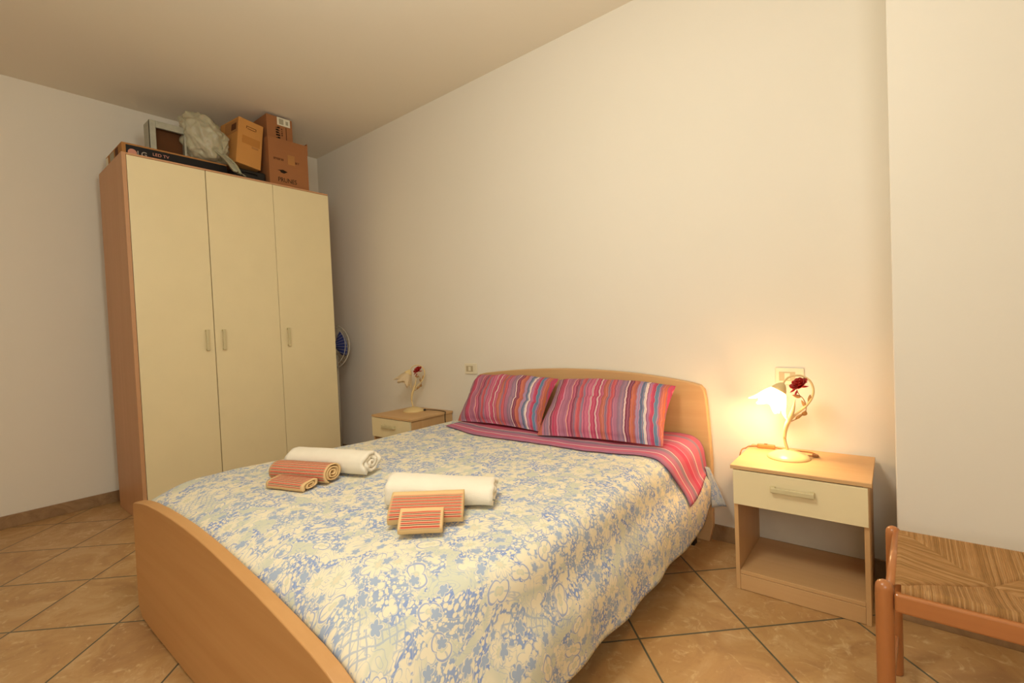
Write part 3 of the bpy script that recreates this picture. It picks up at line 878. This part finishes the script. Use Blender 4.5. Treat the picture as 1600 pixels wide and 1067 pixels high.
towel('bath_towel', 'white folded towel at the back of the set nearer the foot of the bed', (-1.392, 1.010, ZB+.056), (-1.085, 1.215, ZB+.042), (.080, .056), (.088, .042), 2.2, M_terry, .012, .8, seed=6, ragged=.012)
towel('hand_towel', 'red-striped beige towel leaning on the folded white towel', (-1.250, .900, ZB+.050), (-1.076, 1.052, ZB+.047), (.068, .024), (.068, .022), 2.0, M_btowel, .006, .6, seed=8, band=(.022, .118), start=-.42, tilt=.42)
towel('guest_towel', 'smallest red-striped towel at the very front of the set nearer the foot', (-1.158, .862, ZB+.041), (-1.062, .950, ZB+.038), (.047, .018), (.047, .018), 1.8, M_btowel, .005, .6, seed=9, band=(.022, .080), start=-.42, tilt=.52)

# ------------------------------------------------------------------ nightstands
NW, ND, NH = .482, .410, .535
def nightstand(label, loc, tilt=0):
    r = thing('nightstand', label, 'nightstand', loc, tilt, None)
    MB().box(0, NW, 0, ND, NH-.016, NH).build('tabletop', M_beech_x, r, .002)
    MB().box(.010, .026, .008, ND, 0, NH-.0161).build('side_panel', M_beech, r, .001)
    MB().box(NW-.026, NW-.010, .008, ND, 0, NH-.0161).build('side_panel', M_beech, r, .001)
    MB().box(.0265, NW-.0265, .012, ND-.02, .068, .084).build('shelf', M_beech_x, r, .001)
    MB().box(.0265, NW-.0265, .010, .024, 0.002, .0665).build('plinth', M_beech_x, r, .001)
    MB().box(.0262, NW-.0262, .03, ND-.02, .365, .377).build('divider', M_beech_x, r)
    MB().box(.0264, NW-.0264, ND-.019, ND-.013, .0845, .364).build('back_panel', flat('nightstand_back', '#cfc8b6', .7, .2), r)
    d = MB().box(.012, NW-.012, -.006, .0075, .372, NH-.019).build('drawer', M_cream, r, .0015)
    MB().box(.0265, NW-.0265, .0078, ND-.04, .38, .505).build('drawer_box', M_dark, d)
    hb = MB(); c = NW/2-.03+.02; zc = .462
    hb.box(c-.075, c-.058, -.028, -.006, zc-.012, zc+.012).box(c+.058, c+.075, -.028, -.006, zc-.012, zc+.012).box(c-.075, c+.075, -.031, -.023, zc-.010, zc+.010)
    hb.build('drawer_handle', M_handle, d, .003)
    return r
nightstand('open-shelf nightstand with cream drawer under the lit lamp right of the bed', (-.550, 2.121, 0))
nightstand('nightstand with cream drawer under the unlit lamp left of the bed', (-3.165, 2.140, 0))

# ------------------------------------------------------------------ lamps
M_lampbody = flat('ivory_painted_metal', '#d6bc85', .35, .5, .04)
M_leaf = flat('antiqued_leaf_metal', '#a87f4c', .5, .4)
M_rose = flat('red_enamel', '#a3180f', .3, .5, .15, 60)
M_rose_leaf = flat('rose_leaf_enamel', '#b06a45', .45, .4)
def shade_material(name, emit):
    k = N(name, .35, .5)
    t = k.t; out = t.nodes['Material Output']
    tr = k.n('ShaderNodeBsdfTranslucent'); tr.inputs[0].default_value = (.95, .88, .75, 1)
    k.b.inputs['Base Color'].default_value = hexc('#e6d6b8')
    mx = k.n('ShaderNodeMixShader'); mx.inputs[0].default_value = .55
    k.link(k.b.outputs[0], mx.inputs[1]); k.link(tr.outputs[0], mx.inputs[2])
    last = mx.outputs[0]
    if emit:
        em = k.n('ShaderNodeEmission'); em.inputs[0].default_value = (1, .72, .38, 1); em.inputs[1].default_value = emit
        ad = k.n('ShaderNodeAddShader'); k.link(last, ad.inputs[0]); k.link(em.outputs[0], ad.inputs[1]); last = ad.outputs[0]
    k.link(last, out.inputs[0]); return k.m
M_shade_lit = shade_material('glowing_frosted_glass', 5.0)
M_shade_off = shade_material('frosted_glass', 0)
M_bulb = N('lit_bulb'); M_bulb.b.inputs['Emission Color'].default_value = (1, .75, .4, 1); M_bulb.b.inputs['Emission Strength'].default_value = 40; M_bulb = M_bulb.m
M_cord_b = flat('brown_cord_plastic', '#8a5a2c', .45, .4)
M_cord_d = flat('dark_cord_plastic', '#2e2415', .5, .3)

def leafshape(mb, c, d, side, ln, wd, curl=.2):
    """pointed leaf from c along d"""
    d = Vector(d).normalized(); side = Vector(side).normalized(); nn = d.cross(side)
    b = len(mb.v); n_ = 7
    for i in range(n_+1):
        t = i/n_; w_ = wd*math.sin(PI*min(1, t*1.0))**.8*(1-t*.3)
        q = Vector(c)+d*ln*t+nn*curl*ln*t*t
        for s in (-1, 0, 1): mb.v.append(q+side*s*w_*.5-nn*(abs(s))*.12*wd)
    for i in range(n_):
        for j in range(2): mb.f.append([b+i*3+j, b+i*3+j+1, b+(i+1)*3+j+1, b+(i+1)*3+j])

def lamp(label, loc, rz, lit):
    r = thing('table_lamp', label, 'lamp', loc, rz)
    prof = [(.0, .034), (.012, .034), (.03, .030), (.055, .022), (.075, .012), (.084, .004), (.084, 0), (0, 0)]
    MB().lathe([(max(a, .0005), z) for a, z in prof[::-1]], 40).build('base', M_lampbody, r, smooth=True)
    st = catmull([(-.002, 0, .030), (-.012, 0, .075), (-.012, 0, .12), (.004, 0, .158), (.035, 0, .196), (.066, 0, .226), (.090, 0, .262), (.099, 0, .300), (.088, 0, .338), (.060, 0, .360), (.030, 0, .362), (.004, 0, .350), (-.014, 0, .325)], 6)
    n_ = len(st); MB().tube(st, [lerp(.0062, .0035, i/n_) for i in range(n_)], 10).build('stem', M_lampbody, r, smooth=True)
    # tall blade leaf
    bl_ = catmull([(-.012, -.004, .085), (-.008, -.006, .130), (.008, -.008, .175), (.022, -.008, .215), (.031, -.006, .262)], 6)
    n_ = len(bl_); MB().tube(bl_, [.0050+.0055*math.sin(PI*i/n_)-(.006*(i/n_)**3) for i in range(n_)], 8).build('blade_leaf', M_lampbody, r, smooth=True)
    # vine with leaves carrying the rose
    vn = catmull([(.014, .004, .160), (.045, .010, .178), (.068, .010, .205), (.070, .008, .235), (.060, .004, .262), (.045, 0, .278)], 6)
    MB().tube(vn, .0018, 6).build('vine', M_leaf, r, smooth=True)
    lb = MB()
    for c, d, s, ln, wd in (((.060, .0, .190), (.2, -.5, .5), (1, 0, -.2), .030, .024), ((.030, 0, .172), (.6, -.3, .6), (.7, 0, -.6), .038, .016), ((.070, 0, .225), (-.4, -.2, .7), (.8, -.2, .4), .034, .015), ((.082, 0, .245), (.1, -.2, .8), (.9, 0, 0), .036, .017), ((.052, 0, .268), (-.8, -.3, .25), (.2, 0, 1), .034, .018)):
        leafshape(lb, c, d, s, ln, wd)
    o = lb.build('leaves', M_leaf, r, smooth=True); o.modifiers.new('solid', 'SOLIDIFY').thickness = .0012
    # rose
    rb = MB(); rc = Vector((.044, -.008, .330))
    Rm = Matrix.Translation(rc) @ Matrix.Rotation(.5, 4, 'X') @ Matrix.Rotation(-.5, 4, 'Y')
    for lay, (rad, op, npet) in enumerate(((.009, .05, 3), (.016, .22, 4), (.023, .45, 5), (.027, .8, 5))):
        for q in range(npet):
            a0 = q*2*PI/npet+lay*.6; b = len(rb.v)
            for i in range(6):
                t = i/5
                for j in range(7):
                    w_ = (j/6-.5)*2; an = a0+w_*(PI/npet)*1.25*math.sin(PI*(.25+.6*t))
                    rr = rad*(math.sin(PI*.5*min(1, t*1.3))*(1+op*.5*t*t)); zz = -.020+.036*t*(1-.45*op*t)-.006*w_*w_*t
                    rb.v.append(Rm @ Vector((rr*math.cos(an), rr*math.sin(an), zz)))
            for i in range(5):
                for j in range(6): rb.f.append([b+i*7+j, b+i*7+j+1, b+(i+1)*7+j+1, b+(i+1)*7+j])
    o = rb.build('rose', M_rose, r, smooth=True); o.modifiers.new('solid', 'SOLIDIFY').thickness = .001
    MB().tube(catmull([(.048, 0, .276), (.040, -.002, .292), (.036, -.004, .306)], 4), .0016, 6).build('rose_stalk', M_rose_leaf, r, smooth=True)
    lb = MB()
    for d, s in (((-.7, 0, -.5), (.4, 0, -.7)), ((.6, 0, .6), (.5, 0, -.6)), ((.7, 0, .1), (0, 0, 1)), ((-.35, -.2, -.9), (1, 0, 0))):
        leafshape(lb, rc+Vector((0, 0, -.018))+Vector(d)*.012, d, s, .030, .010)
    o = lb.build('sepals', M_rose, r, smooth=True); o.modifiers.new('solid', 'SOLIDIFY').thickness = .001
    # bell cap and tulip shade
    top = Vector((-.018, 0, .318)); axis = Vector((-.50, -.22, -.84)).normalized()
    A = axis; B = A.cross(Vector((0, 1, 0))).normalized(); C_ = A.cross(B)
    def fr(t, rad, an): return top+A*t+(B*math.cos(an)+C_*math.sin(an))*rad
    cp = MB(); n_ = 24; prof = [(-.012, .005), (-.008, .012), (.004, .022), (.016, .029), (.028, .033), (.030, .031)]
    for t, rad in prof:
        for j in range(n_): cp.v.append(fr(t, rad, 2*PI*j/n_))
    for i in range(len(prof)-1):
        for j in range(n_): cp.f.append([i*n_+j, i*n_+(j+1) % n_, (i+1)*n_+(j+1) % n_, (i+1)*n_+j])
    cp.f.append(list(range(n_)))
    cp.build('shade_cap', M_lampbody, r, smooth=True)
    vs, fs = [], []; nj, ni = 96, 22
    for i in range(ni+1):
        t = i/ni
        for j in range(nj):
            an = 2*PI*j/nj; pet = .5+.5*math.cos(6*an)
            rad = .026+.024*math.sin(min(1, t*1.5)*PI/2)+.013*t**3+.012*pet*t**4
            rad *= 1+.05*math.cos(6*an)*t
            ln = .020+(.074+.024*pet**1.3*t**2)*t
            vs.append(fr(ln, rad+.006*t**3*math.cos(12*an), an))
    for i in range(ni):
        for j in range(nj): fs.append([i*nj+j, i*nj+(j+1) % nj, (i+1)*nj+(j+1) % nj, (i+1)*nj+j])
    o = mesh_obj('lamp_shade', vs, fs, M_shade_lit if lit else M_shade_off, r, smooth=True)
    s_ = o.modifiers.new('solid', 'SOLIDIFY'); s_.thickness = .002
    bm = bmesh.new(); bmesh.ops.create_uvsphere(bm, u_segments=20, v_segments=14, radius=.017)
    me = bpy.data.meshes.new('bulb'); bm.to_mesh(me); bm.free(); me.materials.append(M_bulb if lit else M_shade_off)
    for q in me.polygons: q.use_smooth = True
    bo = bpy.data.objects.new('bulb', me); COL.objects.link(bo); bo.parent = r; bo.location = top+A*.066
    if lit:
        d = bpy.data.lights.new('bulb_light', 'POINT'); d.energy = 5.5; d.color = (1, .64, .32); d.shadow_soft_size = .02
        lo = bpy.data.objects.new('bulb_light', d); COL.objects.link(lo); lo.parent = r; lo.location = top+A*.098
    return r
NSZ = NH
lr = lamp('lit table lamp with a glowing tulip shade and red rose on the right nightstand', (-.366, 2.352, NSZ), .15, True)
ll = lamp('unlit table lamp with a frosted tulip shade and red rose on the left nightstand', (-2.972, 2.400, NSZ), .80, False)
def local(r, pts):
    bpy.context.view_layer.update(); Mi = r.matrix_world.inverted(); return [Mi @ Vector(q) for q in pts]
z0 = NSZ+.0035
cd = catmull(local(lr, [(-.300, 2.395, z0+.004), (-.262, 2.42, z0), (-.30, 2.475, z0), (-.40, 2.478, z0), (-.44, 2.474, z0+.004)]), 8)
MB().tube(cd, .0028, 8).build('cord', M_cord_b, lr, smooth=True)
cd = catmull(local(lr, [(-.512, 2.466, z0+.004), (-.548, 2.463, z0), (-.554, 2.420, z0), (-.562, 2.37, z0-.002), (-.567, 2.35, z0-.06), (-.569, 2.38, .30), (-.575, 2.46, .12), (-.58, 2.48, .012)]), 8)
MB().tube(cd, .0028, 8).build('cord', M_cord_b, lr, smooth=True)
q = local(lr, [(-.512, 2.466, z0+.007), (-.44, 2.474, z0+.007)])
sw = MB(); dirv = (q[1]-q[0]).normalized(); ang = math.atan2(dirv.y, dirv.x)
Ms = Matrix.Translation((q[0]+q[1])/2) @ Matrix.Rotation(ang, 4, 'Z')
sw.box(-.038, .038, -.010, .010, -.0095, .0085, Ms); swo = sw.build('cord_switch', flat('amber_switch_plastic', '#b9763f', .4, .4), lr, .004)
MB().box(-.008, .006, -.005, .005, .0085, .012, Ms).build('rocker', M_cord_b, swo, .001)
MB().box(-.012, .012, -.008, .008, -.008, .004, Matrix.Translation(local(lr, [(-.272, 2.405, z0+.007)])[0])).build('cord_grip', M_cord_b, lr, .003)
cd = catmull(local(ll, [(-2.905, 2.435, z0+.004), (-2.87, 2.47, z0+.004), (-2.80, 2.495, z0), (-2.72, 2.485, z0), (-2.69, 2.475, z0), (-2.677, 2.465, z0-.004), (-2.674, 2.455, z0-.05), (-2.672, 2.47, .33), (-2.665, 2.49, .15), (-2.66, 2.50, .01)]), 8)
MB().tube(cd, .003, 8).build('cord', M_cord_d, ll, smooth=True)
MB().box(-.008, .008, -.008, .008, -.008, .006, Matrix.Translation(local(ll, [(-2.893, 2.447, z0+.006)])[0])).build('cord_grip', M_cord_d, ll, .003)

# ------------------------------------------------------------------ wall plates
M_plate_mod = flat('socket_module', '#b7a888', .45, .4, .01)
def plate(label, x, z, w_, h_, name='wall_socket'):
    r = thing(name, label, 'socket', (x, W, z))
    MB().box(-w_/2, w_/2, -.010, 0, -h_/2, h_/2).build('cover_plate', M_white_pl, r, .004, seg=3)
    MB().box(-w_*.36, w_*.20, -.0115, -.0101, -h_*.27, h_*.27).build('socket_insert', M_plate_mod, r, .001)
    MB().box(-w_*.17, w_*.02, -.0135, -.0116, -h_*.20, h_*.20).build('switch_key', M_white_pl, r, .001)
    return r
plate('ivory wall plate beside the left end of the headboard', -2.467, .868, .125, .080)
plate('ivory wall plate on the wall behind the lit lamp', -.383, .872, .120, .080)

# ------------------------------------------------------------------ rush-seated stool
M_orange = wood('honey_varnished_wood', '#a5673a', '#b37543', 'Z', .28, .5)
M_orange_x = wood('honey_varnished_rail', '#a5673a', '#b37543', 'X', .25, .5)
SX0, SX1, SY0, SY1 = -.028, .385, 1.497, 1.897
stool = thing('rush_stool', 'low honey-coloured wooden stool with a woven rush seat at the right edge', 'stool', (SX0, SY0, 0))
PR = .0195
for x, y in ((0, 0), (.018, SY1-SY0), (SX1-SX0, 0), (SX1-SX0, SY1-SY0)):
    prof = [(.001, 0), (PR*.9, .0), (PR, .006), (PR, .452), (PR*.95, .461), (PR*.75, .468), (PR*.4, .4725), (.001, .474)]
    MB().lathe(prof, 28, (x, y, 0)).build('leg', M_orange, stool, smooth=True)
def rail(name, a, b_, hh, tt, z, bev=.006):
    a, b_ = Vector(a), Vector(b_); d = b_-a; L = d.length; an = math.atan2(d.y, d.x)
    M_ = Matrix.Translation((a.x, a.y, z)) @ Matrix.Rotation(an, 4, 'Z')
    return MB().box(0, L, -tt/2, tt/2, -hh, 0, M_).build(name, M_orange_x, stool, bev, seg=3)
LX, LY = SX1-SX0, SY1-SY0
rail('front_rail', (.02, -.006, 0), (LX-.02, -.006, 0), .047, .022, .452)
rail('back_rail', (.035, LY+.004, 0), (LX-.02, LY+.004, 0), .040, .020, .462)
MB().tube([(0.012, .012, .458), (.027, LY-.012, .458)], .0105, 14).build('side_rail', M_orange, stool, smooth=True)
MB().tube([(LX, .02, .452), (LX, LY-.02, .452)], .0085, 12).build('side_rail', M_orange, stool, smooth=True)
rail('stretcher', (.0, .02, 0), (.018, LY-.02, 0), .028, .018, .135)
rail('stretcher', (LX, .02, 0), (LX, LY-.02, 0), .028, .018, .135)
rail('stretcher', (.02, 0, 0), (LX-.02, 0, 0), .028, .018, .10)
# rush seat: cords modelled as ridges running over each edge
k = N('woven_rush', .75, .25); uv = k.coord('UV')
s_ = k.n('ShaderNodeSeparateXYZ'); k.link(uv, s_.inputs[0])
cell = k.math('FLOOR', k.math('DIVIDE', s_.outputs[1], .0044))
wnz = k.n('ShaderNodeTexWhiteNoise', noise_dimensions='1D'); k.link(cell, wnz.inputs['W'])
streak = k.noise(k.mapping(uv, (25, 700, 1)), 1.0, 3, .6)
patch = k.noise(uv, 14, 3, .5)
c = k.ramp(k.math('MULTIPLY_ADD', wnz.outputs[0], .6, k.math('MULTIPLY', patch, .4)), [(.12, hexc('#8b6538')), (.4, hexc('#a27747')), (.65, hexc('#ae8252')), (.9, hexc('#b99264'))])
c = k.mix(k.math('MULTIPLY', k.step(streak, .5, .7), .5), c, hexc('#7c5c30'))
k.col(c); k.bump(streak, .7, .003); M_rush = k.m
x0, x1, y0, y1 = .034, LX-.014, .010, LY-.008
cxs, cys = (x0+x1)/2, (y0+y1)/2; hx, hy = (x1-x0)/2, (y1-y0)/2
N_ = 460; EDGE = .045
def seat_pt(a, b_):
    # a,b in [-1-EDGE/h, 1+...] ; beyond 1 it rolls down the edge
    def ax(t, h):
        e = abs(t)-1
        if e <= 0: return t*h, 0
        s = e*h; R_ = .014; th = min(s/R_, PI*.5); down = R_*(1-math.cos(th))+max(0, s-R_*PI*.5)
        return math.copysign(h+R_*math.sin(th), t), down
    X, dx = ax(a, hx); Y, dy = ax(b_, hy)
    sag = .030*max(0, 1-min(1, abs(a))**1.7)*max(0, 1-min(1, abs(b_))**1.7)
    tri = max(abs(a), abs(b_))
    ma, mb_ = a, b_
    if abs(a) > abs(b_): crd = Y; 
    else: crd = X
    pitch = .0044
    rid = abs(math.sin(PI*crd/pitch+.7*math.sin(crd*60+tri*3)))**.7*.0022
    seam = -.0065*math.exp(-((abs(a)-abs(b_))/.035)**2)*(1 if tri < 1 else .2)
    z = .466-sag+rid+seam-max(dx, dy)
    xx, yy = X, Y
    if dx > .003: xx += math.copysign(rid, X)
    if dy > .003: yy += math.copysign(rid, Y)
    return (cxs+xx, cys+yy, z), (tri*hx, crd+(.7 if abs(a) > abs(b_) else 0))
vs, uvs, fs = [], [], []
mA, mB = 1+EDGE/hx, 1+EDGE/hy
for j in range(N_+1):
    for i in range(N_+1):
        p_, uv_ = seat_pt(-mA+2*mA*i/N_, -mB+2*mB*j/N_)
        vs.append(p_); uvs.append(uv_)
# drop corner cells so posts stay clear
for j in range(N_):
    for i in range(N_):
        a = -mA+2*mA*(i+.5)/N_; b_ = -mB+2*mB*(j+.5)/N_
        if abs(a) > 1.0 and abs(b_) > 1.0: continue
        fs.append([j*(N_+1)+i, j*(N_+1)+i+1, (j+1)*(N_+1)+i+1, (j+1)*(N_+1)+i])
mesh_obj('rush_seat', vs, fs, M_rush, stool, uvs, True)
